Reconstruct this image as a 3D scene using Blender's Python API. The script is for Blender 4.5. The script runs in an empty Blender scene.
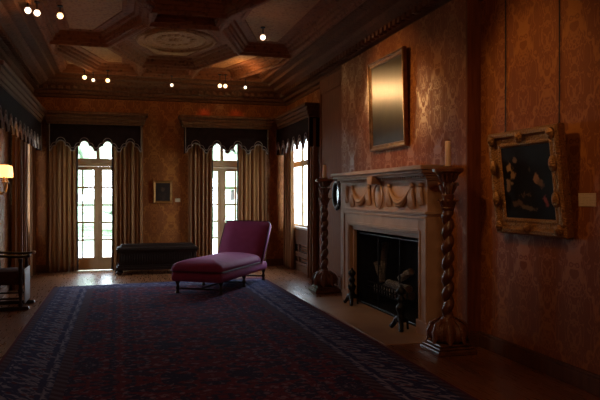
import bpy, math, random
from mathutils import Vector, Matrix
PI = math.pi
random.seed(7)
SC = bpy.context.scene
COL = SC.collection

# ------------------------------------------------------------------ mesh builder
class MB:
    def __init__(s): s.v = []; s.f = []
    def add(s, vs, fs, M=None):
        b = len(s.v)
        s.v += [tuple(M @ Vector(p)) if M else tuple(p) for p in vs]
        s.f += [tuple(b + i for i in f) for f in fs]
        return s
    def box(s, x0, y0, z0, x1, y1, z1, M=None):
        vs = [(x, y, z) for x in (x0, x1) for y in (y0, y1) for z in (z0, z1)]
        return s.add(vs, [(0,1,3,2),(4,6,7,5),(0,4,5,1),(2,3,7,6),(0,2,6,4),(1,5,7,3)], M)
    def rings(s, rings, closed=True, cap0=True, cap1=True, M=None):
        n = len(rings[0]); vs = [p for r in rings for p in r]; fs = []
        for i in range(len(rings) - 1):
            for j in range(n if closed else n - 1):
                k = (j + 1) % n
                fs.append((i*n+j, i*n+k, (i+1)*n+k, (i+1)*n+j))
        if cap0: fs.append(tuple(reversed(range(n))))
        if cap1: fs.append(tuple((len(rings)-1)*n + j for j in range(n)))
        return s.add(vs, fs, M)
    def lathe(s, prof, c=(0,0,0), seg=24, M=None, lobes=0, amp=0.0, z0=-9, z1=9, twist=0.0):
        rs = []
        for r, z in prof:
            ring = []
            for k in range(seg):
                t = 2*PI*k/seg
                rr = max(r, .0005)
                if lobes and z0 <= z <= z1: rr *= 1 + amp*(abs(math.sin(lobes*t/2 + twist*z))*2 - 1)
                ring.append((c[0]+rr*math.cos(t), c[1]+rr*math.sin(t), c[2]+z))
            rs.append(ring)
        return s.rings(rs, M=M)
    def tube(s, pts, r, seg=8, M=None, flat=1.0):
        pts = [Vector(p) for p in pts]; n = len(pts)
        rad = r if isinstance(r, (list, tuple)) else [r]*n
        rs = []; up = None
        for i, p in enumerate(pts):
            d = (pts[min(i+1, n-1)] - pts[max(i-1, 0)]).normalized()
            if up is None:
                up = Vector((0,0,1)) if abs(d.z) < .9 else Vector((1,0,0))
            a = d.cross(up)
            if a.length < 1e-4: a = d.orthogonal()
            a.normalize(); b = a.cross(d).normalized(); up = b
            rs.append([p + a*rad[i]*math.cos(2*PI*k/seg) + b*rad[i]*flat*math.sin(2*PI*k/seg) for k in range(seg)])
        return s.rings(rs, M=M)
    def prism(s, poly, d0, d1, M=None):
        "poly in local x,z ; extruded along y from d0 to d1"
        return s.rings([[(x, d0, z) for x, z in poly], [(x, d1, z) for x, z in poly]], M=M)
    def ball(s, c, rx, ry=None, rz=None, seg=16, M=None):
        ry = ry or rx; rz = rz or rx; rs = []
        m = max(6, seg//2)
        for i in range(m + 1):
            a = -PI/2 + PI*i/m
            q = max(math.cos(a), .004)
            rs.append([(c[0]+rx*q*math.cos(2*PI*k/seg), c[1]+ry*q*math.sin(2*PI*k/seg), c[2]+rz*math.sin(a)) for k in range(seg)])
        return s.rings(rs, M=M)
    def build(s, name, mat, parent=None, bevel=0, smooth=False, subsurf=0, loc=None, solid=0, seg=2):
        me = bpy.data.meshes.new(name); me.from_pydata(s.v, [], s.f); me.validate(); me.update()
        import bmesh
        bm = bmesh.new(); bm.from_mesh(me); bmesh.ops.recalc_face_normals(bm, faces=bm.faces); bm.to_mesh(me); bm.free()
        o = bpy.data.objects.new(name, me); COL.objects.link(o)
        me.materials.append(mat)
        if parent: o.parent = parent
        if loc: o.location = loc
        if smooth:
            me.polygons.foreach_set('use_smooth', [True]*len(me.polygons))
            me.set_sharp_from_angle(angle=math.radians(45))
        if solid:
            m = o.modifiers.new('t', 'SOLIDIFY'); m.thickness = solid; m.offset = 0
        if bevel:
            m = o.modifiers.new('b', 'BEVEL'); m.width = bevel; m.segments = seg; m.limit_method = 'ANGLE'; m.angle_limit = math.radians(40)
        if subsurf:
            m = o.modifiers.new('s', 'SUBSURF'); m.levels = subsurf; m.render_levels = subsurf
        return o

def tag(o, label=None, cat=None, group=None, kind=None):
    if label: o['label'] = label
    if cat: o['category'] = cat
    if group: o['group'] = group
    if kind: o['kind'] = kind
    return o
def thing(name, label, cat, loc=(0,0,0), rz=0.0, group=None):
    o = bpy.data.objects.new(name, None); COL.objects.link(o)
    o.empty_display_size = .1
    o.location = loc; o.rotation_euler = (0, 0, rz)
    return tag(o, label, cat, group)
def copy_tree(o, parent=None):
    c = o.copy(); COL.objects.link(c)
    if parent: c.parent = parent
    for ch in list(o.children): copy_tree(ch, c)
    return c
def struct(mb, name, mat, **k):
    return tag(mb.build(name, mat, **k), kind='structure')
def light(name, typ, loc, color, energy, target=None, **k):
    l = bpy.data.lights.new(name, typ); l.color = color; l.energy = energy
    for a, b in k.items(): setattr(l, a, b)
    o = bpy.data.objects.new(name, l); COL.objects.link(o); o.location = loc
    if target is not None:
        o.rotation_euler = (Vector(target) - Vector(loc)).to_track_quat('-Z', 'Y').to_euler()
    return o

# ------------------------------------------------------------------ materials
class NT:
    def __init__(s, name):
        s.m = bpy.data.materials.new(name); s.m.use_nodes = True
        s.t = s.m.node_tree; s.n = s.t.nodes; s.b = s.n['Principled BSDF']; s.out = s.n['Material Output']
    def node(s, typ, **k):
        n = s.n.new(typ)
        for a, b in k.items(): setattr(n, a, b)
        return n
    def link(s, a, b): s.t.links.new(a, b)
    def put(s, sock, v):
        if isinstance(v, bpy.types.NodeSocket): s.link(v, sock)
        else: sock.default_value = v
    def math(s, op, a, b=0.0, c=0.0):
        n = s.node('ShaderNodeMath', operation=op)
        s.put(n.inputs[0], a); s.put(n.inputs[1], b); s.put(n.inputs[2], c)
        return n.outputs[0]
    def xyz(s):
        tc = s.node('ShaderNodeTexCoord'); sp = s.node('ShaderNodeSeparateXYZ'); s.link(tc.outputs['Object'], sp.inputs[0])
        return sp.outputs[0], sp.outputs[1], sp.outputs[2]
    def vec(s, x, y, z):
        n = s.node('ShaderNodeCombineXYZ')
        for i, v in enumerate((x, y, z)): s.put(n.inputs[i], v)
        return n.outputs[0]
    def noise(s, scale, detail=3, vec=None, rough=.5, w=None, dist=0.0):
        n = s.node('ShaderNodeTexNoise')
        if w is not None:
            n.noise_dimensions = '4D'; s.put(n.inputs['W'], w)
        n.inputs['Scale'].default_value = scale; n.inputs['Detail'].default_value = detail
        n.inputs['Roughness'].default_value = rough; n.inputs['Distortion'].default_value = dist
        if vec is None: vec = s.node('ShaderNodeTexCoord').outputs['Object']
        s.link(vec, n.inputs['Vector'])
        return n.outputs['Fac']
    def vor(s, scale, vec, feature='F1'):
        n = s.node('ShaderNodeTexVoronoi', feature=feature); n.inputs['Scale'].default_value = scale
        s.link(vec, n.inputs['Vector']); return n.outputs['Distance']
    def ramp(s, fac, stops, interp='LINEAR'):
        n = s.node('ShaderNodeValToRGB'); n.color_ramp.interpolation = interp
        el = n.color_ramp.elements
        while len(el) < len(stops): el.new(.5)
        for e, (p, c) in zip(el, stops):
            e.position = p; e.color = (*c, 1) if len(c) == 3 else c
        s.link(fac, n.inputs[0]); return n.outputs[0]
    def mix(s, fac, a, b, blend='MIX'):
        n = s.node('ShaderNodeMix', data_type='RGBA', blend_type=blend)
        s.put(n.inputs[0], fac)
        for i, v in ((6, a), (7, b)):
            s.put(n.inputs[i], (*v, 1) if isinstance(v, tuple) and len(v) == 3 else v)
        return n.outputs[2]
    def smooth(s, x, lo, hi):
        n = s.node('ShaderNodeMapRange', interpolation_type='SMOOTHSTEP')
        s.put(n.inputs[0], x); n.inputs[1].default_value = lo; n.inputs[2].default_value = hi
        return n.outputs[0]
    def bump(s, h, strength=.3, dist=.01):
        n = s.node('ShaderNodeBump'); n.inputs['Strength'].default_value = strength; n.inputs['Distance'].default_value = dist
        s.link(h, n.inputs['Height']); s.link(n.outputs[0], s.b.inputs['Normal'])
    def set(s, color=None, rough=None, metal=None, spec=None, **k):
        if color is not None: s.put(s.b.inputs['Base Color'], (*color, 1) if isinstance(color, tuple) and len(color) == 3 else color)
        if rough is not None: s.put(s.b.inputs['Roughness'], rough)
        if metal is not None: s.put(s.b.inputs['Metallic'], metal)
        if spec is not None: s.put(s.b.inputs['Specular IOR Level'], spec)
        for a, b in k.items(): s.put(s.b.inputs[a.replace('_', ' ')], b)
        return s.m

def simple(name, a, b, scale=6, rough=.5, metal=0, bump=.15, stretch=None, spec=.5, bd=.004, **k):
    t = NT(name)
    v = None
    if stretch:
        x, y, z = t.xyz()
        v = t.vec(t.math('MULTIPLY', x, stretch[0]), t.math('MULTIPLY', y, stretch[1]), t.math('MULTIPLY', z, stretch[2]))
    n = t.noise(scale, 5, v)
    t.set(t.ramp(n, [(.3, a), (.7, b)]), rough, metal, spec, **k)
    if bump: t.bump(t.noise(scale*3, 4, v), bump, bd)
    return t.m

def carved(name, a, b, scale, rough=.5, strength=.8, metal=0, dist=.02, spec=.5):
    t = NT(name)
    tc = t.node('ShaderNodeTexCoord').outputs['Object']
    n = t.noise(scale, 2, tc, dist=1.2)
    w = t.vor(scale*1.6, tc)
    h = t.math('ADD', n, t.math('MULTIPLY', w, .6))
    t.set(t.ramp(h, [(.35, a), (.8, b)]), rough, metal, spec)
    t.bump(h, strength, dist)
    return t.m

def wallpaper(name, axis):
    t = NT(name); x, y, z = t.xyz()
    h = y if axis == 'y' else x
    A, B = .70, 1.02
    al = t.math('MULTIPLY', h, 2*PI/A); be = t.math('MULTIPLY', z, 2*PI/B)
    ca, cb, sb = t.math('COSINE', al), t.math('COSINE', be), t.math('SINE', be)
    c2a = t.math('COSINE', t.math('MULTIPLY', al, 2.0)); s2b = t.math('SINE', t.math('MULTIPLY', be, 2.0))
    g = t.math('MULTIPLY', ca, cb)
    n = t.noise(1.3, 1.6, t.vec(g, t.math('MULTIPLY', ca, sb), c2a), w=t.math('MULTIPLY', s2b, .8), rough=.6)
    # scroll lines: bands of the symmetric field, and an ogee trellis
    band = t.math('ABSOLUTE', t.math('SUBTRACT', t.math('FRACT', t.math('MULTIPLY', n, 4.2)), .5))
    fig = t.smooth(band, .32, .43)
    og = t.math('ABSOLUTE', t.math('ADD', t.math('MULTIPLY', t.math('ADD', ca, cb), .5), t.math('MULTIPLY', t.math('SUBTRACT', n, .5), .9)))
    ogee = t.math('SUBTRACT', 1.0, t.smooth(og, .05, .12))
    fig = t.math('MAXIMUM', t.math('MULTIPLY', fig, .75), ogee)
    cloth = t.noise(60, 2, t.vec(h, t.math('MULTIPLY', z, .25), 0.0))
    fade = t.noise(1.1, 3)
    ground = t.mix(fade, (.21, .058, .012), (.28, .080, .017))
    ground = t.mix(t.math('MULTIPLY', cloth, .35), ground, (.15, .046, .012))
    col = t.mix(fig, ground, t.mix(fade, (.32, .108, .022), (.41, .142, .030)))
    r = t.math('SUBTRACT', .62, t.math('MULTIPLY', fig, .27))
    t.set(col, r, 0, .22)
    t.bump(fig, .12, .003)
    return t.m

M_wpy = wallpaper('damask_wall_y', 'y')
M_wpx = wallpaper('damask_wall_x', 'x')
M_wood = simple('brown_wood', (.15, .044, .014), (.24, .072, .022), 5, .65, spec=.12, bump=.08, stretch=(8, 8, .6))
M_trim = simple('trim_wood', (.09, .034, .014), (.15, .058, .024), 4, .6, spec=.2, bump=.08, stretch=(6, 6, .8))
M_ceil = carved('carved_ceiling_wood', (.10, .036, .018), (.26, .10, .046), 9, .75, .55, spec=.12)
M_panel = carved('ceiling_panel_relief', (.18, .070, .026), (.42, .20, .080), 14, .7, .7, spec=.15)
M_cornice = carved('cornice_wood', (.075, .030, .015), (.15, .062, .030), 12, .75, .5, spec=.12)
M_dark = simple('dark_walnut', (.012, .006, .004), (.035, .015, .009), 8, .32, bump=.1)
M_torch = simple('torchere_wood', (.06, .020, .009), (.17, .062, .025), 14, .3, bump=.25)
M_torchc = carved('torchere_carving', (.045, .015, .007), (.17, .060, .024), 40, .3, .6, dist=.008)
M_chest = carved('chest_carving', (.008, .005, .0035), (.026, .013, .008), 22, .62, .6, dist=.012, spec=.12)
M_door = simple('door_cream', (.42, .27, .13), (.50, .33, .17), 5, .45, bump=.05)
M_stone = simple('mantel_stone', (.40, .24, .155), (.49, .31, .205), 6, .55, bump=.12)
M_stonec = simple('mantel_carving', (.43, .25, .15), (.53, .32, .20), 10, .55, bump=.25)
M_hearth = simple('hearth_stone', (.36, .22, .14), (.45, .29, .18), 3, .4, bump=.05)
M_black = simple('blackened_iron', (.008, .008, .009), (.02, .02, .022), 12, .42, .6, bump=.2)
M_fire = simple('sooty_firebrick', (.008, .007, .007), (.02, .018, .017), 9, .9, bump=.4)
M_log = simple('birch_bark', (.20, .19, .18), (.60, .58, .56), 9, .8, bump=.3, stretch=(1, 1, 4))
M_gilt = carved('gilt_carved', (.07, .03, .009), (.36, .17, .05), 38, .42, .9, .6, dist=.012)
M_gilts = simple('gilt_plain', (.26, .12, .032), (.46, .23, .065), 12, .34, .65, bump=.15)
M_giltb = simple('gilt_brown', (.13, .055, .018), (.30, .135, .04), 12, .36, .55, bump=.15)
M_frameb = simple('frame_brown', (.05, .022, .01), (.16, .075, .025), 20, .35, .2, bump=.3)
M_velvet = NT('purple_velvet'); t = M_velvet
n = t.noise(9, 4); n2 = t.noise(2.3, 2)
t.set(t.mix(n, t.mix(n2, (.20, .024, .095), (.31, .045, .155)), (.40, .075, .22)), .7, 0, .25,
      Sheen_Weight=.22, Sheen_Roughness=.35, Sheen_Tint=(.80, .32, .72, 1))
t.bump(t.noise(70, 3), .2, .003); M_velvet = t.m
M_velvetd = simple('dark_plum_piping', (.05, .008, .022), (.10, .018, .05), 30, .6, bump=.2)
M_nail = simple('brass_nails', (.5, .36, .25), (.62, .47, .34), 20, .3, .8, bump=0)
M_pale = simple('pale_blue_brocade', (.60, .65, .70), (.78, .80, .82), 26, .75, bump=.3)
M_redcloth = simple('dark_red_cloth', (.035, .008, .006), (.07, .014, .010), 20, .8, bump=.2)
M_candle = simple('candle_wax', (.72, .50, .34), (.80, .58, .40), 5, .45, bump=.03, Subsurface_Weight=.15)
M_card = NT('printed_card'); t = M_card
x, y, z = t.xyz()
ln = t.math('MULTIPLY', t.smooth(t.math('ABSOLUTE', t.math('SINE', t.math('MULTIPLY', z, 260.0))), .75, .95), t.smooth(t.noise(90, 1), .38, .5))
t.set(t.mix(t.math('MULTIPLY', ln, .45), (.62, .46, .30), (.20, .12, .07)), .6); M_card = t.m
M_lawn = simple('lawn_green', (.34, .42, .26), (.46, .52, .36), 2, .9, bump=.3)
M_leaf = simple('foliage_green', (.24, .34, .22), (.42, .50, .36), 4, .8, bump=.6, bd=.08)
M_terrace = simple('terrace_stone', (.55, .53, .48), (.66, .64, .6), 2, .8, bump=.1)
M_sill = simple('white_sill', (.62, .56, .46), (.70, .64, .54), 4, .4, bump=0)

def curtain_mat():
    t = NT('striped_gold_curtain'); x, y, z = t.xyz()
    n = t.noise(4, 3, t.vec(t.math('MULTIPLY', x, 12), t.math('MULTIPLY', y, 12), t.math('MULTIPLY', z, .5)))
    d = t.noise(22, 2)
    c = t.mix(d, t.mix(n, (.17, .066, .019), (.33, .15, .045)), (.25, .105, .032))
    t.set(c, .6, 0, .3, Sheen_Weight=.2, Sheen_Roughness=.4)
    t.bump(d, .15, .003); return t.m
M_curt = curtain_mat()
M_curtedge = simple('curtain_fringe', (.03, .016, .015), (.07, .04, .035), 40, .8, bump=.4)
M_val = simple('valance_velvet', (.012, .005, .005), (.022, .009, .008), 9, .9, bump=.2, spec=.08)
M_valtrim = simple('valance_braid', (.20, .13, .11), (.28, .19, .16), 60, .6, bump=.4)

def floor_mat():
    t = NT('oak_planks'); x, y, z = t.xyz()
    v = t.vec(y, x, 0.0)
    b = t.node('ShaderNodeTexBrick'); t.link(v, b.inputs['Vector'])
    b.inputs['Scale'].default_value = 1; b.inputs['Brick Width'].default_value = 1.6; b.inputs['Row Height'].default_value = .09
    b.inputs['Mortar Size'].default_value = .0025; b.inputs['Mortar Smooth'].default_value = .2; b.inputs['Bias'].default_value = 0
    b.inputs['Color1'].default_value = (.20, .072, .026, 1); b.inputs['Color2'].default_value = (.30, .118, .045, 1); b.inputs['Mortar'].default_value = (.05, .018, .008, 1)
    g = t.noise(3, 5, t.vec(t.math('MULTIPLY', x, 16), t.math('MULTIPLY', y, 1.2), 0.0))
    t.set(t.mix(t.math('MULTIPLY', g, .55), b.outputs['Color'], (.13, .045, .017)), t.math('ADD', .20, t.math('MULTIPLY', g, .18)), 0, .5)
    t.bump(b.outputs['Fac'], -.15, .003); return t.m
M_floor = floor_mat()

RX0, RX1, RY0, RY1 = -1.08, 2.61, 3.2, 11.9
def rug_mat():
    t = NT('oriental_rug'); x, y, z = t.xyz()
    cx, cy = (RX0+RX1)/2, (RY0+RY1)/2
    ax = t.math('ABSOLUTE', t.math('SUBTRACT', x, cx)); ay = t.math('ABSOLUTE', t.math('SUBTRACT', y, cy))
    ex = t.math('SUBTRACT', (RX1-RX0)/2, ax); ey = t.math('SUBTRACT', (RY1-RY0)/2, ay)
    e = t.math('MINIMUM', ex, ey)
    px = ax; py = t.math('PINGPONG', y, .62)
    v = t.vec(px, py, 0.0)
    nf = t.noise(5.5, 2, v, dist=1.5); vf = t.vor(6.5, v); nl = t.noise(16, 2, v, dist=1.0)
    # field
    f = t.mix(t.smooth(nf, .46, .52), (.165, .026, .050), (.026, .026, .078))
    f = t.mix(t.math('MULTIPLY', t.math('SUBTRACT', 1.0, t.smooth(vf, .10, .17)), .9), f, (.33, .19, .26))
    f = t.mix(t.math('MULTIPLY', t.smooth(nl, .58, .64), .75), f, (.27, .18, .26))
    f = t.mix(t.math('MULTIPLY', t.smooth(nl, .38, .33), .6), f, (.02, .014, .034))
    # main border
    pb = t.math('PINGPONG', t.math('ADD', y, x), .3)
    vb = t.vec(e, pb, 0.0)
    nb = t.noise(9, 2, vb, dist=1.6); wb = t.vor(8, vb)
    bd = t.mix(t.smooth(nb, .50, .56), (.028, .042, .135), (.30, .29, .42))
    bd = t.mix(t.math('MULTIPLY', t.math('SUBTRACT', 1.0, t.smooth(wb, .16, .24)), .8), bd, (.16, .035, .055))
    # guard stripes
    gd = t.mix(t.smooth(t.math('SINE', t.math('MULTIPLY', t.math('ADD', x, y), 52)), -.2, .2), (.12, .09, .14), (.06, .03, .06))
    def band(lo, hi): return t.math('MULTIPLY', t.math('GREATER_THAN', e, lo), t.math('LESS_THAN', e, hi))
    col = t.mix(t.math('GREATER_THAN', e, .66), bd, f)
    col = t.mix(band(.03, .10), col, gd); col = t.mix(band(.56, .66), col, gd)
    col = t.mix(t.math('LESS_THAN', e, .03), col, (.13, .03, .05))
    wear = t.noise(2.2, 4)
    col = t.mix(t.math('MULTIPLY', wear, .5), col, (.065, .05, .072))
    t.set(col, .95, 0, .03)
    t.bump(t.noise(140, 2), .35, .004); return t.m
M_rug = rug_mat()

def glass_mat():
    t = NT('window_glass'); t.n.remove(t.b)
    tr = t.node('ShaderNodeBsdfTransparent'); tr.inputs[0].default_value = (.93, .97, .98, 1)
    gl = t.node('ShaderNodeBsdfGlossy'); gl.inputs['Roughness'].default_value = .02
    fr = t.node('ShaderNodeFresnel'); fr.inputs[0].default_value = 1.3
    mx = t.node('ShaderNodeMixShader'); ge = t.node('ShaderNodeNewGeometry')
    t.link(t.math('MULTIPLY', fr.outputs[0], t.math('SUBTRACT', 1.0, ge.outputs['Backfacing'])), mx.inputs[0]); t.link(tr.outputs[0], mx.inputs[1]); t.link(gl.outputs[0], mx.inputs[2])
    t.link(mx.outputs[0], t.out.inputs[0]); return t.m
M_glass = glass_mat()
def mesh_screen():
    t = NT('fire_screen_mesh'); t.n.remove(t.b); x, y, z = t.xyz()
    tr = t.node('ShaderNodeBsdfTransparent'); tr.inputs[0].default_value = (1, 1, 1, 1)
    d = t.node('ShaderNodeBsdfDiffuse'); d.inputs[0].default_value = (.012, .012, .013, 1)
    mx = t.node('ShaderNodeMixShader')
    a = t.math('ABSOLUTE', t.math('SINE', t.math('MULTIPLY', y, 420.0))); b = t.math('ABSOLUTE', t.math('SINE', t.math('MULTIPLY', z, 420.0)))
    t.link(t.math('LESS_THAN', t.math('MINIMUM', a, b), .19), mx.inputs[0])
    t.link(tr.outputs[0], mx.inputs[1]); t.link(d.outputs[0], mx.inputs[2]); t.link(mx.outputs[0], t.out.inputs[0]); return t.m
M_mesh = mesh_screen()
def emit(name, col, s):
    t = NT(name); t.set((.8, .8, .8), .4); t.b.inputs['Emission Color'].default_value = (*col, 1); t.b.inputs['Emission Strength'].default_value = s; return t.m
M_lens = emit('lit_lens', (1, .60, .26), 3)
M_lensw = emit('lit_lens_white', (1, .74, .56), 3)
M_shade = emit('lit_sconce_shade', (1, .50, .13), 3.2)
M_mirror = NT('mirror_glass').set((.30, .36, .36), .06, 1.0)

def painting_mat(name, base, blobs, rough=.3, sky=None, spec=.5, aniso=0):
    "blobs: (u, v, radius_u, radius_v, colour) in metres on the canvas plane (local y across, z up)"
    t = NT(name); x, y, z = t.xyz()
    n = t.noise(5, 4); nd = t.noise(15, 4)
    c = t.mix(n, base[0], base[1])
    if sky:
        z0, z1, sc = sky
        m = t.math('MULTIPLY', t.smooth(t.math('ADD', z, t.math('MULTIPLY', n, .14)), z0, z0+.3), t.math('SUBTRACT', 1.0, t.smooth(z, z1-.3, z1)))
        c = t.mix(t.math('MULTIPLY', m, t.smooth(n, .1, .6)), c, sc)
    for (u, v, ru, rv, cc) in blobs:
        du = t.math('DIVIDE', t.math('SUBTRACT', y, u), ru); dv = t.math('DIVIDE', t.math('SUBTRACT', z, v), rv)
        d = t.math('SQRT', t.math('ADD', t.math('MULTIPLY', du, du), t.math('MULTIPLY', dv, dv)))
        d = t.math('ADD', d, t.math('MULTIPLY', t.math('SUBTRACT', nd, .5), 3.4))
        c = t.mix(t.math('SUBTRACT', 1.0, t.smooth(d, .4, 1.1)), c, cc)
    t.set(c, rough, 0, spec, Anisotropic=aniso); t.bump(t.noise(40, 3), .05, .001)
    return t.m

# ------------------------------------------------------------------ room dimensions (metres; the camera stands at the origin)
XL, XR, YB, YN = -1.77, 3.6, 14.1, -2.5
BX = 3.45            # face of the chimney breast
ZC = 4.0             # underside of the ceiling beams

def wall_x(name, x0, x1, ya, yb, z1, holes, mat):
    "wall slab between x0 and x1 running along y, rectangular holes (y0, y1, z0, z1)"
    m = MB(); ys = sorted({ya, yb, *[h[0] for h in holes], *[h[1] for h in holes]})
    for a, b in zip(ys, ys[1:]):
        cuts = sorted([(h[2], h[3]) for h in holes if h[0] <= a and h[1] >= b]); z = 0
        for c, d in cuts:
            if c > z: m.box(x0, a, z, x1, b, c)
            z = d
        if z < z1: m.box(x0, a, z, x1, b, z1)
    return struct(m, name, mat)
def wall_y(name, y0, y1, xa, xb, z1, holes, mat):
    m = MB(); xs = sorted({xa, xb, *[h[0] for h in holes], *[h[1] for h in holes]})
    for a, b in zip(xs, xs[1:]):
        cuts = sorted([(h[2], h[3]) for h in holes if h[0] <= a and h[1] >= b]); z = 0
        for c, d in cuts:
            if c > z: m.box(a, y0, z, b, y1, c)
            z = d
        if z < z1: m.box(a, y0, z, b, y1, z1)
    return struct(m, name, mat)

D1, D2 = -.44, 2.15                        # centres of the two French doors
DW, DH = .66, 2.92
struct(MB().box(XL-.3, YN-.3, -.12, XR+.3, YB+.35, 0), 'floor', M_floor)
wall_y('wall_back', YB, YB+.32, XL-.3, XR+.12, 4.35, [(D1-DW, D1+DW, 0, DH), (D2-DW, D2+DW, 0, DH)], M_wpx)
WIN_R = (12.1, 13.98, .90, 2.92)
FB = (6.73, 9.03, 0, 1.12)                 # firebox opening
LWIN = [(12.25, 13.75, .9, 2.92)]
wall_x('wall_right', XR, XR+.12, YN, YB, 4.35, [WIN_R, FB], M_wpy)
wall_x('wall_left', XL-.32, XL, YN, YB, 4.35, LWIN, M_wpy)
wall_y('wall_near', YN-.3, YN, XL-.3, XR+.3, 4.35, [], M_wpx)
# chimney breast with the fire opening through it
wall_x('wall_chimney', BX, XR, 6.02, 9.95, 3.66, [FB], M_wpy)
m = MB()                                    # plain wooden pilaster between the breast and the side window
m.box(3.50, 9.95, 0, XR, 11.30, 3.64); m.box(3.485, 10.02, .25, 3.50, 10.10, 3.45); m.box(3.485, 11.18, .25, 3.50, 11.26, 3.45)
m.box(3.485, 10.10, 3.37, 3.50, 11.18, 3.45); m.box(3.47, 9.95, 0, 3.50, 11.30, .22)
struct(m, 'trim_1', M_wood, bevel=.006)

struct(MB().box(BX-.006, 5.985, .155, XR, 6.02, 3.62), 'trim_9', M_wood)
def inset(poly, d):
    n = len(poly); out = []
    for i in range(n):
        p0, p1, p2 = Vector(poly[i-1]), Vector(poly[i]), Vector(poly[(i+1) % n])
        a, b = (p1-p0).normalized(), (p2-p1).normalized()
        na, nb = Vector((-a.y, a.x)), Vector((-b.y, b.x))
        k = na + nb; q = k.length_squared
        out.append(tuple(p1 + (k*(2*d/q) if q > 1e-6 else na*d)))
    return out
def area(p): return sum(p[i-1][0]*p[i][1]-p[i][0]*p[i-1][1] for i in range(len(p)))/2

# cornice running round the room
ring = [(XL, YN), (XR, YN), (XR, YB), (XL, YB)]
prof = [(0, 3.56), (.035, 3.575), (.04, 3.62), (.10, 3.635), (.12, 3.69), (.20, 3.70), (.22, 3.76), (.36, 3.82), (.40, 3.87), (.54, 3.89), (.55, 3.945), (.63, 3.96), (.68, ZC)]
m = MB(); m.rings([[(x, y, z) for x, y in inset(ring, d)] for d, z in prof], cap0=False, cap1=False)
k = 0
for y in [6.0 + .14*i for i in range(54)]:          # dentils on the two long walls
    m.box(XR-.28, y, 3.705, XR-.13, y+.075, 3.775); m.box(XL+.13, y, 3.705, XL+.28, y+.075, 3.775)
for x in [XL+.3 + .14*i for i in range(34)]:
    m.box(x, YB-.28, 3.705, x+.075, YB-.13, 3.775)
struct(m, 'trim_2', M_cornice)

# coffered ceiling: elongated hexagons joined by short beams
cxm = .9; hw, ht = 1.06, .52; xe = 2.9
def mir(p): return [(2*cxm-x, y) for x, y in p][::-1]
cells = []
hexs = [(9.45, 12.5), (5.7, 8.75), (1.95, 5.0)]
for a, b in hexs:
    c = (a+b)/2
    cells.append(('hex', [(cxm-hw, c), (cxm-ht, a), (cxm+ht, a), (cxm+hw, c), (cxm+ht, b), (cxm-ht, b)]))
for a, b in ((8.75, 9.45), (5.0, 5.7), (12.5, 13.42)):
    cells.append(('rect', [(cxm-ht, a), (cxm+ht, a), (cxm+ht, b), (cxm-ht, b)]))
for (a, b), (c, d) in ((hexs[1], hexs[0]), (hexs[2], hexs[1])):
    m1, m2 = (a+b)/2, (c+d)/2
    p = [(cxm+hw, m1), (xe, m1), (xe, m2), (cxm+hw, m2), (cxm+ht, c), (cxm+ht, b)]
    cells += [('side', p), ('side', mir(p))]
p = [(cxm+hw, 10.975), (xe, 10.975), (xe, 11.65), (2.28, 13.42), (cxm+ht, 13.42), (cxm+ht, 12.5)]
cells += [('side', p), ('side', mir(p))]
p = [(xe, 11.65), (xe, 13.42), (2.28, 13.42)]
cells += [('corner', p), ('corner', mir(p))]
CP = [(0, 3.985), (.045, 3.985), (.05, 4.0), (.095, 4.0), (.10, 4.07), (.125, 4.08), (.135, 4.15), (.19, 4.155), (.21, 4.21), (.30, 4.21), (.315, 4.185), (.37, 4.185), (.38, 4.205)]
ceil = MB(); panels = []
CP = [(d*.92, 4+(z-4)*.68) for d, z in CP]
for kind, p in cells:
    if area(p) < 0: p = p[::-1]
    lim = {'hex': 1, 'side': 1, 'rect': .24, 'corner': .14}[kind]
    pr = [q for q in CP if q[0] <= lim]
    rs = [[(x, y, z) for x, y in inset(p, d)] for d, z in pr]
    ceil.rings(rs, cap0=False, cap1=False)
    panels.append((kind, inset(p, pr[-1][0]), pr[-1][1]))
seen = set()
for kind, p in cells:
    for i in range(len(p)):
        a, b = p[i-1], p[i]; key = tuple(sorted(((round(a[0], 2), round(a[1], 2)), (round(b[0], 2), round(b[1], 2)))))
        if key in seen: continue
        seen.add(key); ceil.tube([(a[0], a[1], 3.985), (b[0], b[1], 3.985)], .035, 8)
ceil.box(XL-.3, YN-.3, 4.36, XR+.3, YB+.3, 4.46)
ceil.box(XL, YN, ZC, XR, 1.95, 4.05)
ceil_o = struct(ceil, 'ceiling', M_ceil)
for kind, p, z in panels:
    o = MB().add([(x, y, z) for x, y in p] + [(x, y, z+.03) for x, y in p], [tuple(range(len(p))), tuple(range(len(p), 2*len(p)))] + [(i, (i+1) % len(p), len(p)+(i+1) % len(p), len(p)+i) for i in range(len(p))]).build('coffer_panel', M_panel, ceil_o)
    if kind == 'hex':
        cx = sum(q[0] for q in p)/6; cy = sum(q[1] for q in p)/6
        e = MB(); pts = [(cx+.62*math.cos(2*PI*k/40), cy+.78*math.sin(2*PI*k/40), z-.005) for k in range(41)]
        e.tube(pts, .035, 8); pts = [(cx+.50*math.cos(2*PI*k/40), cy+.64*math.sin(2*PI*k/40), z-.004) for k in range(41)]
        e.tube(pts, .016, 6)
        for k in range(16):
            a = 2*PI*k/16; e.ball((cx+.28*math.cos(a), cy+.36*math.sin(a), z), .06, .07, .02, 8)
        e.ball((cx, cy, z), .12, .14, .035, 12)
        e.build('oval_moulding', M_panel, o, smooth=True)

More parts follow.
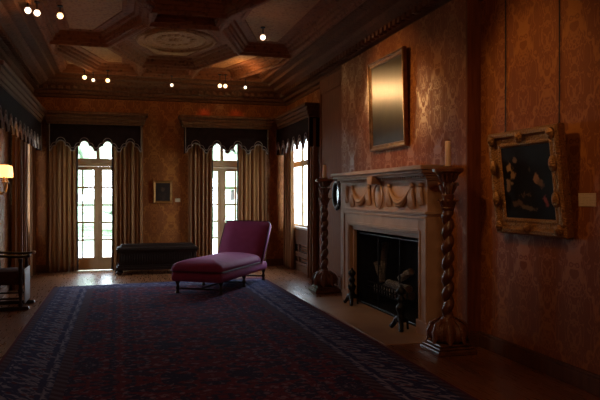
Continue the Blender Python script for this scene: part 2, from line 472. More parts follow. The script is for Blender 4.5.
# baseboards
def bb(name, boxes):
    m = MB()
    for x0, y0, x1, y1, nx, ny in boxes:
        m.box(x0, y0, 0, x1, y1, .13)
        m.box(x0 + (nx*.014 if nx > 0 else 0), y0 + (ny*.014 if ny > 0 else 0), .13, x1 + (nx*.014 if nx < 0 else 0), y1 + (ny*.014 if ny < 0 else 0), .155)
    struct(m, name, M_trim, bevel=.004)
bb('baseboard_right', [(XR-.04, YN, XR, 6.0, 1, 0), (BX-.035, 6.02, BX, 6.34, 1, 0), (XR-.03, 11.32, XR, YB, 1, 0), (BX-.035, 5.95, XR-.04, 6.02, 0, 1)])
bb('baseboard_left', [(XL, YN, XL+.03, YB, -1, 0)])
bb('baseboard_back', [(XL+.04, YB-.03, D1-DW-.02, YB, 0, 1), (D1+DW+.02, YB-.03, D2-DW-.02, YB, 0, 1), (D2+DW+.02, YB-.03, XR-.04, YB, 0, 1)])

# ------------------------------------------------------------------ French doors
def french_door(n, cx):
    y0, y1 = YB+.10, YB+.18
    fr = MB(); w = DW
    fr.box(cx-w, YB-.01, 0, cx-w+.05, YB+.30, DH); fr.box(cx+w-.05, YB-.01, 0, cx+w, YB+.30, DH)
    fr.box(cx-w+.05, YB-.01, DH-.06, cx+w-.05, YB+.30, DH)
    fr.box(cx-w+.05, YB+.06, 2.17, cx+w-.05, YB+.22, 2.33)        # transom bar
    fr.box(cx-w+.05, YB+.02, 2.22, cx+w-.05, YB+.06, 2.28)
    fr.box(cx-.035, YB+.08, 2.33, cx+.035, YB+.20, DH-.06)        # post between the two fanlights
    root = struct(fr, 'door_%d' % n, M_door, bevel=.006)
    for s in (-1, 1):
        xa, xb = (cx-w+.05, cx-.001) if s < 0 else (cx+.001, cx+w-.05)
        l = MB(); st = .085
        l.box(xa, y0, .012, xa+st, y1, 2.165); l.box(xb-st, y0, .012, xb, y1, 2.165)
        l.box(xa+st, y0, .012, xb-st, y1, .27); l.box(xa+st, y0, 2.09, xb-st, y1, 2.165)
        leaf = l.build('door_leaf', M_door, root, bevel=.005)
        mu = MB(); xm = (xa+xb)/2
        mu.box(xm-.016, y0+.012, .27, xm+.016, y1-.02, 2.09)
        for k in range(1, 5):
            z = .27 + 1.82*k/5
            mu.box(xa+st, y0+.012, z-.018, xm-.016, y1-.02, z+.018); mu.box(xm+.016, y0+.012, z-.018, xb-st, y1-.02, z+.018)
        mu.build('glazing_bars', M_door, leaf)
        MB().box(xa+st, y0+.035, .27, xb-st, y0+.041, 2.09).build('pane', M_glass, leaf)
        MB().box(min(cx+s*.035, cx+s*(w-.05)), YB+.135, 2.33, max(cx+s*.035, cx+s*(w-.05)), YB+.141, DH-.06).build('fanlight_pane', M_glass, root)
    MB().box(cx-.018, y0-.012, .014, cx+.018, y0, 2.16).build('astragal', M_door, root, bevel=.004)
    h = MB(); h.lathe([(.0, 0), (.018, .0), (.018, .008), (.009, .012), (.009, .04), (.022, .05), (.022, .07), (.0, .08)], seg=12, M=Matrix.Translation((cx+.05, y0, 1.0)) @ Matrix.Rotation(PI/2, 4, 'X'))
    h.build('door_knob', M_nail, root, smooth=True)
french_door(1, D1); french_door(2, D2)

def side_window(n, xin, sgn, hole, dp=1.0):
    "casement in a long wall: xin is the room face, sgn points outdoors"
    y0, y1, z0, z1 = hole; f = MB()
    def bx(xa, a, b, xb, c, d): f.box(min(xin+sgn*xa*dp, xin+sgn*xb*dp), a, b, max(xin+sgn*xa*dp, xin+sgn*xb*dp), c, d)
    bx(0, y0, z0, .31, y0+.05, z1); bx(0, y1-.05, z0, .31, y1, z1); bx(0, y0+.05, z1-.05, .31, y1-.05, z1); bx(.08, y0+.05, z0, .31, y1-.05, z0+.05)
    ym = (y0+y1)/2
    bx(.14, ym-.05, z0+.05, .24, ym+.05, z1-.05); bx(.14, y0+.05, z0+.05, .22, y0+.13, z1-.05); bx(.14, y1-.13, z0+.05, .22, y1-.05, z1-.05)
    bx(.14, y0+.13, 2.17, .24, ym-.05, 2.29); bx(.14, ym+.05, 2.17, .24, y1-.13, 2.29)
    o = struct(f, 'window_%d' % n, M_door, bevel=.005)
    for a, b in ((y0+.13, ym-.05), (ym+.05, y1-.13)):
        for c, d in ((z0+.05, 2.17), (2.29, z1-.05)):
            g = MB(); g.box(min(xin+sgn*.18*dp, xin+sgn*(.18*dp+.006)), a, c, max(xin+sgn*.18*dp, xin+sgn*(.18*dp+.006)), b, d); g.build('pane', M_glass, o)
    s = MB(); s.box(min(xin-sgn*.04, xin+sgn*.08), y0, z0-.035, max(xin-sgn*.04, xin+sgn*.08), y1, z0+.012); s.build('window_sill', M_sill, o, bevel=.006)
side_window(1, XR, 1, WIN_R, .38)
for i, h in enumerate(LWIN): side_window(2+i, XL, -1, h)
# panelling with dark vents under the right-hand window
m = MB(); m.box(XR-.05, 12.0, .155, XR, 13.9, .20); m.box(XR-.05, 12.0, .56, XR, 13.9, .86); m.box(XR-.05, 12.0, .30, XR, 13.9, .40)
for y in (12.0, 12.9, 13.82): m.box(XR-.05, y, .20, XR, y+.08, .56)
struct(m, 'trim_3', M_trim, bevel=.005)
m = MB()
for k in range(7): m.box(XR-.022, 12.08, .21+k*.05, XR-.004, 13.82, .225+k*.05)
struct(m, 'trim_4', M_black)

# ------------------------------------------------------------------ window dressings
def scallop_edge(L, n, zb, zt):
    "lower edge of a valance, from x=-L/2 to L/2, trefoil arches between pointed drops"
    pts = []; step = L/n; rnd = .07
    for i in range(n):
        xc = -L/2 + step*(i+.5); w = step/2 - .045
        if i == 0: pts += [(-L/2, zb)]
        pts.append((xc-w-.02, zb-.005)); pts.append((xc-w, zb+.03))
        pts.append((xc-w*.88, zb+.075)); pts.append((xc-w*.70, zb+.095))
        for k in range(9):
            a = PI - PI*k/8
            pts.append((xc + w*.50*math.cos(a), zb+.10 + (zt-zb-.10)*math.sin(a)))
        pts.append((xc+w*.70, zb+.095)); pts.append((xc+w*.88, zb+.075)); pts.append((xc+w, zb+.03)); pts.append((xc+w+.02, zb-.005))
    pts.append((L/2, zb)); return pts
def valance(label, loc, rz, L, n, depth, zb=2.46, zt=2.66, z1=3.0):
    root = thing('valance', label, 'valance', (loc[0], loc[1], zb), rz)
    e = [(x, z-zb) for x, z in scallop_edge(L, n, zb, zt)]; H = z1-zb
    m = MB(); nn = len(e)
    for y0, y1 in ((-.012, .012),):
        vs = [(x, y0, z) for x, z in e] + [(x, y0, H) for x, z in e] + [(x, y1, z) for x, z in e] + [(x, y1, H) for x, z in e]
        fs = []
        for i in range(nn-1):
            fs += [(i, i+1, nn+i+1, nn+i), (2*nn+i, 3*nn+i, 3*nn+i+1, 2*nn+i+1), (i, 2*nn+i, 2*nn+i+1, i+1), (nn+i, nn+i+1, 3*nn+i+1, 3*nn+i)]
        fs += [(0, nn, 3*nn, 2*nn), (nn-1, 3*nn-1, 4*nn-1, 2*nn-1)]
        m.add(vs, fs)
    m.box(-L/2, .012, 0, -L/2+.02, depth, H); m.box(L/2-.02, .012, 0, L/2, depth, H)
    m.build('pelmet_cloth', M_val, root)
    t_ = MB(); t_.tube([(x, -.017, z+.008) for x, z in e], .013, 6)
    t_.tube([(-L/2+.01, -.016, .01), (-L/2+.01, -.016, H)], .010, 6); t_.tube([(L/2-.01, -.016, .01), (L/2-.01, -.016, H)], .010, 6)
    t_.tube([(x, -.022, z+.07) for x, z in e], .006, 5)
    t_.build('braid_trim', M_valtrim, root, smooth=True)
    return root
def wcornice(n, x0, y0, x1, y1, nx, ny):
    m = MB()
    for z0, z1, o in ((3.0, 3.05, 0), (3.05, 3.12, .025), (3.12, 3.19, .05), (3.19, 3.25, .09)):
        m.box(x0-(o if nx <= 0 else 0), y0-(o if ny <= 0 else 0), z0, x1+(o if nx >= 0 else 0), y1+(o if ny >= 0 else 0), z1)
    struct(m, 'trim_%d' % n, M_trim, bevel=.008)
def curtain(label, loc, rz, w, z1, pleats, amp=.05, edge=None, group='curtains at the windows', seed=0):
    rnd = random.Random(seed)
    root = thing('curtain', label, 'curtain', loc, rz, None)
    N = pleats*10; rows = 14; ph = [rnd.uniform(-.6, .6) for _ in range(pleats+1)]
    def pt(i, j):
        u = i/N; zz = j/rows; k = u*pleats; kk = min(int(k), pleats-1)
        a = amp*(.8+.35*math.sin(3*kk+seed))*(1.05-.25*zz)
        y = a*math.sin(2*PI*k + .5*ph[kk]*math.sin(PI*(k-kk)))
        x = (u-.5)*w*(1+.03*math.sin(7*zz+seed)*(1-zz)) + .018*math.sin(4*PI*k)
        return (x, y, .006 + (z1-.006)*zz)
    m = MB(); vs = [pt(i, j) for j in range(rows+1) for i in range(N+1)]
    fs = [(j*(N+1)+i, j*(N+1)+i+1, (j+1)*(N+1)+i+1, (j+1)*(N+1)+i) for j in range(rows) for i in range(N)]
    m.add(vs, fs); m.build('curtain_cloth', M_curt, root, smooth=True, solid=.008)
    if edge is not None:
        i = 0 if edge < 0 else N
        e = MB(); e.tube([(pt(i, j)[0]+edge*.012, pt(i, j)[1], max(pt(i, j)[2], .03)) for j in range(rows+1)], .018, 6)
        e.build('fringe', M_curtedge, root, smooth=True)
    return root
VD = .24
for i, (cx, n, nm) in enumerate(((D1, 5, 'left'), (D2, 6, 'right'))):
    L = 1.80
    c = cx + (-.03 if i == 0 else .07)
    valance('dark scalloped valance with pale braid over the %s French door of the far wall' % nm, (c, YB-VD, 0), 0, L, 4, VD-.01)
    wcornice(n, c-L/2-.04, YB-VD-.05, c+L/2+.04, YB, 0, -1)
    curtain('gold striped floor-length curtain on the left side of the %s French door' % nm, (D1-.70 if i == 0 else D2-.50, YB-.12, 0), 0, .58 if i == 0 else .50, 2.98, 6, .055, 1, seed=1+i*3)
    curtain('gold striped floor-length curtain on the right side of the %s French door' % nm, (D1+.60 if i == 0 else D2+.64, YB-.12, 0), 0, .60 if i == 0 else .62, 2.98, 7, .055, -1, seed=2+i*3)
# right wall
valance('dark scalloped valance over the side window of the fireplace wall', (XR-VD, 12.76, 0), -PI/2, 2.62, 6, VD-.01, z1=3.02)
wcornice(7, XR-VD-.04, 11.42, XR, YB-.34, -1, 0)
curtain('gold curtain between the side window and the dark wooden pilaster', (XR-.13, 11.68, 0), -PI/2, .50, 2.98, 6, .055, -1, seed=11)
curtain('gold curtain between the side window and the right corner of the far wall', (XR-.10, 13.58, 0), -PI/2, .80, 2.98, 8, .04, None, seed=12)
# left wall
valance('dark scalloped valance on the left wall above the curtain by the sconce', (XL+VD, 11.45, 0), PI/2, 4.9, 11, VD-.01)
wcornice(8, XL, 8.9, XL+VD+.04, YB-.34, 1, 0)
curtain('pale gold curtain on the left wall beside the lit sconce', (XL+.12, 12.1, 0), PI/2, 1.2, 2.98, 10, .055, None, seed=21)
curtain('gold curtain on the left wall next to the left corner of the far wall', (XL+.12, 13.55, 0), PI/2, .55, 2.98, 5, .05, None, seed=22)

# ------------------------------------------------------------------ rug
r = MB(); g = 24
def rp(u, v):
    xx = RX0+(RX1-RX0)*u; yb = 11.68+.42*u
    return (xx, RY0+(yb-RY0)*v)
r.add([(*rp(i/g, j/g), .0)for j in range(g+1) for i in range(g+1)] + [(*rp(i/g, j/g), .012) for j in range(g+1) for i in range(g+1)],
      [(j*(g+1)+i, (j+1)*(g+1)+i, (j+1)*(g+1)+i+1, j*(g+1)+i+1) for j in range(g) for i in range(g)] +
      [((g+1)**2+j*(g+1)+i, (g+1)**2+j*(g+1)+i+1, (g+1)**2+(j+1)*(g+1)+i+1, (g+1)**2+(j+1)*(g+1)+i) for j in range(g) for i in range(g)] +
      [(i, i+1, (g+1)**2+i+1, (g+1)**2+i) for i in range(g)] + [(g*(g+1)+i, (g+1)**2+g*(g+1)+i, (g+1)**2+g*(g+1)+i+1, g*(g+1)+i+1) for i in range(g)] +
      [(j*(g+1), (g+1)**2+j*(g+1), (g+1)**2+(j+1)*(g+1), (j+1)*(g+1)) for j in range(g)] + [(j*(g+1)+g, (j+1)*(g+1)+g, (g+1)**2+(j+1)*(g+1)+g, (g+1)**2+j*(g+1)+g) for j in range(g)])
tag(r.build('oriental_rug', M_rug), 'large dark red and navy oriental rug covering most of the floor', 'rug')

# ------------------------------------------------------------------ chaise longue
def cushion(m, x0, x1, y0, y1, z0, z1, nx=10, ny=10, r=.05, crown=.02, M=None, soft=0):
    "soft box with rounded edges and a crowned top"
    rs = []
    def ringat(ins, z):
        return rounded(x0+ins, x1-ins, y0+ins, y1-ins, max(r-ins*.5, .01), z)
    def rounded(a, b, c, d, q, z):
        out = []
        for cx_, cy_, s in ((b-q, d-q, 0), (a+q, d-q, PI/2), (a+q, c+q, PI), (b-q, c+q, 1.5*PI)):
            for k in range(5):
                t_ = s + PI/2*k/4; out.append((cx_+q*math.cos(t_), cy_+q*math.sin(t_), z))
        return out
    h = z1-z0
    prof_ = ((.03, z0), (.006, z0+h*.15), (0, z0+h*.35), (.008, z0+h*.55), (.028, z0+h*.75), (.06, z0+h*.90), (.11, z0+h*1.02), (.19, z1+crown*.6), (.30, z1+crown)) if soft else None
    for ins, z in prof_ or ((.025, z0), (.004, z0+h*.18), (0, z0+h*.45), (.004, z0+h*.75), (.022, z0+h*.94), (.06, z1), (.16, z1+crown), (.30, z1+crown*1.3)):
        if x1-x0-2*ins > .05 and y1-y0-2*ins > .05: rs.append(ringat(ins, z))
    m.rings(rs, M=M)
AX = math.radians(57.2)
P0 = Vector((1.186, 10.25, .012))              # middle of the foot end between the leading legs
ch = thing('chaise_longue', 'purple velvet chaise longue with raised back standing on the rug', 'chaise longue', P0, AX)
LN, WD = 1.985, .87
m = MB(); cushion(m, -.11, LN-.02, -WD/2, WD/2, .20, .35, r=.05, crown=0); m.build('seat_frame', M_velvet, ch, smooth=True)
m = MB(); cushion(m, -.13, LN-.32, -WD/2-.005, WD/2+.005, .345, .50, r=.10, crown=.045, soft=1); sc_ = m.build('seat_cushion', M_velvet, ch, smooth=True)
e = MB()
for z, o in ((.36, .0),):
    q = .06; pts = []
    for cx_, cy_, s in ((LN-.32-q, WD/2-q, 0), (-.13+q, WD/2-q, PI/2), (-.13+q, -WD/2+q, PI), (LN-.32-q, -WD/2+q, 1.5*PI)):
        for k in range(5):
            a = s+PI/2*k/4; pts.append((cx_+(q+.008+o)*math.cos(a), cy_+(q+.008+o)*math.sin(a), z))
    e.tube(pts+[pts[0]], .008, 6)
e.build('piping', M_velvetd, sc_, smooth=True)
# raked back
lean = math.radians(33)
MBk = Matrix.Translation((LN-.36, 0, .40)) @ Matrix.Rotation(lean, 4, 'Y')
m = MB()
bk = []
for zz, ins in ((-.06, .02), (-.03, .0), (.32, -.01), (.66, -.015), (.765, -.01), (.80, .012), (.815, .035)):
    d0 = .0 + (.02 if zz > .77 else 0); d1 = .13 - (.02 if zz > .77 else 0)
    ww = WD/2 - ins
    crown = -.03*math.sin(PI*max(0, min(1, zz/.7)))
    q = .03
    bk.append([(d0+q, -ww, zz), (d1-q, -ww, zz), (d1, -ww+q, zz), (d1, 0, zz), (d1, ww-q, zz), (d1-q, ww, zz), (d0+q, ww, zz), (d0, ww-q, zz), (d0+crown, ww*.5, zz), (d0+crown*1.2, 0, zz), (d0+crown, -ww*.5, zz), (d0, -ww+q, zz)])
m.rings(bk, M=MBk)
back = m.build('backrest', M_velvet, ch, smooth=True)
for s in (-1, 1):
    e = MB()
    for k in range(26):
        e.ball((.118, s*(WD/2+.012), -.02+.03*k), .009, .006, .009, 8, M=MBk)
    e.build('nail_trim', M_nail, back, smooth=True)
e = MB()
for s in range(27): e.ball((.10, -WD/2+.02+s*.0318, .817), .008, .008, .005, 8, M=MBk)
e.build('nail_trim', M_nail, back, smooth=True)
e = MB(); e.tube([(.012, -WD/2-.008, -.03), (.012, -WD/2-.012, .3), (.012, -WD/2-.012, .74), (.02, -WD/2+.02, .807), (.02, 0, .82), (.02, WD/2-.02, .807), (.012, WD/2+.012, .74), (.012, WD/2+.012, .3), (.012, WD/2+.008, -.03)], .009, 6, M=MBk)
e.build('piping', M_velvetd, back, smooth=True)
lp = [(.0, 0), (.032, 0), (.036, .012), (.026, .03), (.02, .05), (.032, .075), (.035, .09), (.022, .11), (.02, .14), (.033, .165), (.038, .18), (.038, .205)]
for x in (.02, LN/2-.03, LN-.09):
    for s in (-1, 1):
        MB().lathe(lp, (x, s*(WD/2-.06), 0), 14).build('leg', M_dark, ch, smooth=True)
for x in (.02, LN/2-.03, LN-.09):
    MB().tube([(x, -WD/2+.06, .075), (x, 0, .075), (x, WD/2-.06, .075)], [.011, .016, .011], 8).build('stretcher', M_dark, ch, smooth=True)
MB().tube([(.02, 0, .075), (LN/2, 0, .075), (LN-.09, 0, .075)], [.011, .016, .011], 8).build('stretcher', M_dark, ch, smooth=True)

# ------------------------------------------------------------------ cassone chest by the far wall
cs = thing('chest', 'long dark carved wooden chest against the far wall between the French doors', 'chest', (.73, 13.42, 0))
m = MB()
for z0, z1, w, d in ((.09, .15, .80, .27), (.15, .19, .775, .25), (.19, .43, .75, .235), (.43, .47, .775, .25), (.47, .50, .80, .265)):
    m.box(-w, -d, z0, w, d, z1)
body = m.build('body', M_chest, cs, bevel=.008)
g_ = MB()
for k in range(30):
    x = -.70 + 1.40*k/29; g_.tube([(x, -.238, .20), (x, -.246, .31), (x, -.24, .42)], [.008, .014, .010], 6)
g_.build('gadrooning', M_chest, body, smooth=True)
m = MB(); m.rings([[(-.79, -.265, .505), (.79, -.265, .505), (.79, .265, .505), (-.79, .265, .505)], [(-.78, -.255, .53), (.78, -.255, .53), (.78, .255, .53), (-.78, .255, .53)], [(-.72, -.19, .55), (.72, -.19, .55), (.72, .19, .55), (-.72, .19, .55)], [(-.70, -.17, .59), (.70, -.17, .59), (.70, .17, .59), (-.70, .17, .59)]])
m.build('lid', M_chest, cs, bevel=.006)
for sx in (-1, 1):
    for sy in (-1, 1):
        f = MB(); f.ball((sx*.74, sy*.21, .05), .07, .055, .05, 12)
        for k in (-1, 0, 1): f.tube([(sx*.76, sy*.22+k*.03, .06), (sx*.80, sy*.23+k*.034, .045), (sx*.82, sy*.235+k*.036, .012)], [.022, .02, .011], 6)
        f.build('claw_foot', M_chest, cs, smooth=True)

# ------------------------------------------------------------------ armchair at the left edge
ac = thing('armchair', 'dark turned-wood armchair with pale blue fringe at the left edge', 'armchair', (-1.30, 9.80, 0))
def baluster(z0, z1, r=.026):
    h = z1-z0
    return [(.0, z0), (r, z0), (r*1.25, z0+.03*h), (r*.7, z0+.09*h), (r*.8, z0+.2*h), (r*1.3, z0+.33*h), (r*.75, z0+.42*h), (r*1.1, z0+.5*h), (r*.7, z0+.58*h), (r*1.2, z0+.75*h), (r*.75, z0+.9*h), (r*1.2, z0+.96*h), (r, z1), (0, z1)]
for s in (-1, 1):
    y = s*.29
    MB().lathe(baluster(.05, .70), (0, y, 0), 14).build('leg', M_dark, ac, smooth=True)
    MB().lathe(baluster(.05, .72), (-.37, y, 0), 14).build('leg', M_dark, ac, smooth=True)
    ru = MB(); ru.prism([(-.42, 0), (.09, 0), (.115, .02), (.10, .045), (.05, .05), (-.42, .05)], y-.028, y+.028); ru.build('runner', M_dark, ac, bevel=.006)
    ar = MB(); ar.tube([(-.40, y, .745), (-.2, y, .735), (-.02, y, .725), (.05, y, .73), (.085, y, .738)], [.026, .026, .028, .026, .022], 10, flat=.7)
    arm = ar.build('armrest', M_dark, ac, smooth=True)
    MB().ball((.10, y, .738), .028, .03, .026, 12).build('arm_knob', M_nail if s > 0 else M_dark, arm, smooth=True)
    st = MB(); st.tube([(0, y, .16), (-.37, y, .16)], .014, 8); st.build('stretcher', M_dark, ac, smooth=True)
m = MB(); cushion(m, -.38, .035, -.26, .26, .34, .53, r=.03, crown=.015); seat = m.build('seat', M_redcloth, ac, smooth=True)
m = MB()
vs = []; N = 60
m.rings([[(.045+.006*math.sin(i*1.9)*(1-j/4), -.255+.51*i/N, .09+.46*j/4) for i in range(N+1)] for j in range(5)], closed=False, cap0=False, cap1=False)
fr_ = m.build('seat_fringe', M_pale, ac, smooth=True, solid=.012); fr_['label'] = 'pale blue fringe hanging over the seat front'
m = MB(); m.box(-.02, -.26, .36, .02, .26, .42); m.build('front_rail', M_dark, ac, bevel=.005)
m = MB(); m.box(-.40, -.29, .72, -.355, -.25, 1.12); m.box(-.40, .25, .72, -.355, .29, 1.12); m.box(-.395, -.25, 1.04, -.36, .25, 1.1); bk_ = m.build('back_frame', M_dark, ac, bevel=.006)
m = MB(); m.box(-.393, -.25, .72, -.362, .25, 1.04); m.build('back_panel', M_redcloth, ac, bevel=.01)

# ------------------------------------------------------------------ torcheres with candles
def torchere(label, loc, H):
    root = thing('torchere', label, 'candle stand', loc)
    b = MB(); b.box(-.21, -.21, 0, .21, .21, .05); b.box(-.19, -.19, .05, .19, .19, .075); b.box(-.165, -.165, .075, .165, .165, .10)
    b.build('base', M_torch, root, bevel=.012)
    f = MB(); f.lathe([(.12, .10), (.165, .13), (.185, .18), (.18, .23), (.15, .275), (.105, .30), (.075, .32), (.06, .345)], seg=64, lobes=8, amp=.085, z0=.11, z1=.29)
    ft = f.build('lobed_foot', M_torchc, root, smooth=True)
    for k in range(8):
        a = 2*PI*k/8 + .39
        l = MB(); d = Vector((math.cos(a), math.sin(a), 0))
        l.tube([d*.10+Vector((0,0,.325)), d*.165+Vector((0,0,.285)), d*.20+Vector((0,0,.21)), d*.195+Vector((0,0,.14)), d*.215+Vector((0,0,.105))], [.02, .034, .036, .03, .016], 8, flat=.45)
        l.build('acanthus_leaf', M_torchc, ft, smooth=True)
    c = MB(); rs = []; n = 150; z0, z1, pitch = .34, 1.42, .155
    for i in range(n+1):
        z = z0+(z1-z0)*i/n; a = 2*PI*(z-z0)/pitch
        env = min(1, i/8, (n-i)/8); r0 = .050 + .008*(1-env); off = .019*env
        rs.append([((.040 + env*(-.008+.032*abs(math.cos(PI*k/28)))+.012*(1-env))*math.cos(2*PI*k/28+a), (.040 + env*(-.008+.032*abs(math.cos(PI*k/28)))+.012*(1-env))*math.sin(2*PI*k/28+a), z) for k in range(28)])
    c.rings(rs); c.build('twisted_column', M_torch, root, smooth=True)
    cap = MB(); cap.lathe([(.045, 1.40), (.06, 1.41), (.068, 1.43), (.05, 1.45), (.042, 1.49), (.055, 1.53), (.062, 1.56), (.045, 1.585), (.042, 1.65), (.05, 1.70), (.075, H-.09), (.12, H-.055), (.15, H-.04), (.155, H-.012), (.135, H), (.0, H)], seg=32)
    cp = cap.build('capital', M_torchc, root, smooth=True)
    for zb, rb, up, n, s in ((1.42, .042, .10, 8, .026), (1.57, .042, .11, 8, .028), (H-.135, .062, .115, 12, .032)):
        for k in range(n):
            a = 2*PI*k/n + zb*3; d = Vector((math.cos(a), math.sin(a), 0)); Z = Vector((0, 0, 1))
            l = MB(); l.tube([d*rb+Z*zb, d*(rb+.02)+Z*(zb+up*.4), d*(rb+.035)+Z*(zb+up*.8), d*(rb+.055)+Z*(zb+up*.92), d*(rb+.066)+Z*(zb+up*.74)], [s*.7, s, s*1.05, s*.7, s*.3], 8, flat=.4)
            l.build('acanthus_leaf', M_torchc, cp, smooth=True)
    MB().lathe([(.0, H), (.05, H), (.055, H+.012), (.035, H+.018), (.0, H+.018)], seg=20).build('drip_pan', M_torch, root, smooth=True)
    return root
T1, T2, TH = (3.20, 10.06, 0), (3.155, 5.86, 0), 1.83
torchere('carved spiral wooden torchere beyond the fireplace beside the oval mirror', T1, TH)
torchere('carved spiral wooden torchere at the near end of the fireplace', T2, TH)
for (tx, ty, _), h, lab in ((T1, .21, 'pale candle on the far torchere near the side window'), (T2, .25, 'tall pale candle on the near torchere at the right of the mantel')):
    cn = thing('candle', lab, 'candle', (tx, ty, TH+.018))
    MB().lathe([(.0, 0), (.030, 0), (.031, .01), (.029, h*.5), (.029, h-.006), (.024, h), (.0, h-.004)], seg=18).build('wax', M_candle, cn, smooth=True)
    MB().tube([(0, 0, h-.006), (.001, 0, h+.008), (.004, 0, h+.016)], .0022, 6).build('wick', M_black, cn)

# ------------------------------------------------------------------ fireplace
FY0, FY1 = 6.50, 9.26; FO0, FO1, FOZ = 6.73, 9.03, 1.12; FX = 3.25
fp = thing('fireplace', 'carved stone fireplace with swagged frieze and mantel shelf on the right wall', 'fireplace', (BX, 7.88, 0))
def fb(m, x0, y0, z0, x1, y1, z1): return m.box(x0-BX, y0-7.88, z0, x1-BX, y1-7.88, z1)
for a, b in ((FY0, FO0), (FO1, FY1)):
    m = MB(); fb(m, FX, a, 0, BX-.002, b, 1.345); fb(m, FX-.02, a-.02, 0, BX-.002, b+.02, .16)
    m.build('jamb', M_stone, fp, bevel=.006)
    m = MB(); yo = (a, a+.05) if a == FY0 else (b-.05, b); yi = (b-.06, b-.02) if a == FY0 else (a+.02, a+.06)
    fb(m, FX-.02, yo[0], .16, FX, yo[1], 1.32); fb(m, FX-.012, yi[0], .0, FX, yi[1], 1.16)
    m.build('jamb_moulding', M_stone, fp, bevel=.006)
m = MB(); fb(m, BX-.015, 6.34, 0, BX-.001, FY0, 1.80); m.build('back_slab', M_stone, fp); m = MB(); fb(m, BX-.015, FY1, 0, BX-.001, 9.94, 1.80); m.build('back_slab', M_stone, fp)
m = MB(); fb(m, FX, FO0, FOZ, BX-.002, FO1, 1.345); m.build('lintel', M_stone, fp, bevel=.004)
m = MB(); fb(m, FX-.02, FY0+.05, 1.29, FX, FY1-.05, 1.32); fb(m, FX-.012, FO0-.02, FOZ+.02, FX, FO1+.02, FOZ+.06); fb(m, FX-.035, FY0-.02, 1.345, BX-.002, FY1+.02, 1.375); m.build('architrave', M_stone, fp, bevel=.006)
m = MB(); fb(m, 3.30, FO0, 0, 3.35, FO0+.06, 1.06); fb(m, 3.30, FO1-.06, 0, 3.35, FO1, 1.06); fb(m, 3.30, FO0, 1.06, 3.35, FO1, FOZ); m.build('slip', M_stone, fp, bevel=.006)
m = MB(); fb(m, FX+.01, FY0+.02, 1.375, BX-.002, FY1-.02, 1.725); m.build('frieze', M_stonec, fp)
m = MB()
for z0, z1, o in ((1.725, 1.745, .02), (1.745, 1.775, .045), (1.775, 1.80, .08)): fb(m, FX-o, FY0-o, z0, BX-.002, FY1+o, z1)
k = FY0
while k < FY1: fb(m, FX-.06, k, 1.748, FX-.04, k+.03, 1.772); k += .06
m.build('bed_moulding', M_stone, fp, bevel=.004)
m = MB(); fb(m, FX-.13, FY0-.13, 1.80, BX-.002, FY1+.13, 1.835); fb(m, FX-.16, FY0-.16, 1.835, BX-.002, FY1+.16, 1.885); m.build('shelf', M_stone, fp, bevel=.010)
m = MB(); m.prism([(-.07, 1.70), (.07, 1.70), (.095, 1.80), (-.095, 1.80)], 0, .14, M=Matrix.Translation((FX-.14-BX, 0, 0)) @ Matrix.Rotation(-PI/2, 4, 'Z')); m.build('keystone', M_stonec, fp, bevel=.01)
X0 = FX-.005-BX; carve = []
def sw(pts, r, name):
    q = MB(); q.tube([(X0 - d, y, z) for y, z, d in pts], r, 8, flat=.9); return q.build(name, M_stonec, fp, smooth=True)
for s in (-1, 1):
    # draped swag, built of three cords
    y0, y1 = s*.34, s*1.0
    q = MB()
    for dz, dr in ((0, .030), (.055, .022), (-.055, .020)):
        pts = [(X0-.015+.01*abs(2*k/12-1), y0+(y1-y0)*k/12, 1.655+dz*.35-(.19+dz)*math.sin(PI*k/12)) for k in range(13)]
        q.tube(pts, [dr*(.55+.6*math.sin(PI*k/12)) for k in range(13)], 8)
    q.build('swag', M_stonec, fp, smooth=True)
    for yc, tall in ((s*.34, .25), (s*1.0, .27), (s*1.23, .22)):
        q = MB(); q.ball((X0-.005, yc, 1.675), .025, .045, .03, 10)
        for k in range(5):
            a = (k-2)*.20
            q.tube([(X0, yc, 1.66), (X0-.018, yc+math.sin(a)*tall*.5, 1.66-math.cos(a)*tall*.5), (X0-.004, yc+math.sin(a)*tall*.75, 1.66-math.cos(a)*tall)], [.012, .022, .008], 6)
        q.build('leaf_drop', M_stonec, fp, smooth=True)
q = MB(); q.ball((X0, 0, 1.545), .03, .11, .145, 16); q.tube([(X0-.01, .15*math.cos(2*PI*k/24), 1.545+.165*math.sin(2*PI*k/24)) for k in range(25)], .014, 6)
q.build('medallion', M_stonec, fp, smooth=True)
m = MB(); fb(m, XR+.30, FO0-.02, 0, XR+.36, FO1+.02, FOZ+.04); fb(m, 3.36, FO0-.0, FOZ-.012, XR+.30, FO1, FOZ-.002); fb(m, 3.36, FO0+.002, .002, XR+.30, FO0+.02, FOZ-.012); fb(m, 3.36, FO1-.02, .002, XR+.30, FO1-.002, FOZ-.012)
fb(m, 3.36, FO0+.02, .001, XR+.30, FO1-.02, .012)
m.build('firebox', M_fire, fp)
struct(MB().box(2.66, 6.26, 0, 3.40, 9.50, .006), 'hearth', M_hearth)

# mesh fire screen standing in the opening
fs = thing('fire_screen', 'black mesh fire screen across the fireplace opening', 'fire screen', (3.385, 7.88, .012))
m = MB(); W = 1.06
for y in (-W, -.35, .35, W): m.tube([(0, y, 0), (0, y, 1.0)], .010, 8)
for z in (.012, 1.0): m.tube([(0, -W, z), (0, W, z)], .011, 8)
m.build('frame', M_black, fs, smooth=True)
for a, b in ((-W, -.35), (-.35, .35), (.35, W)):
    MB().box(-.002, a+.012, .02, .002, b-.012, .99).build('mesh_panel', M_mesh, fs)
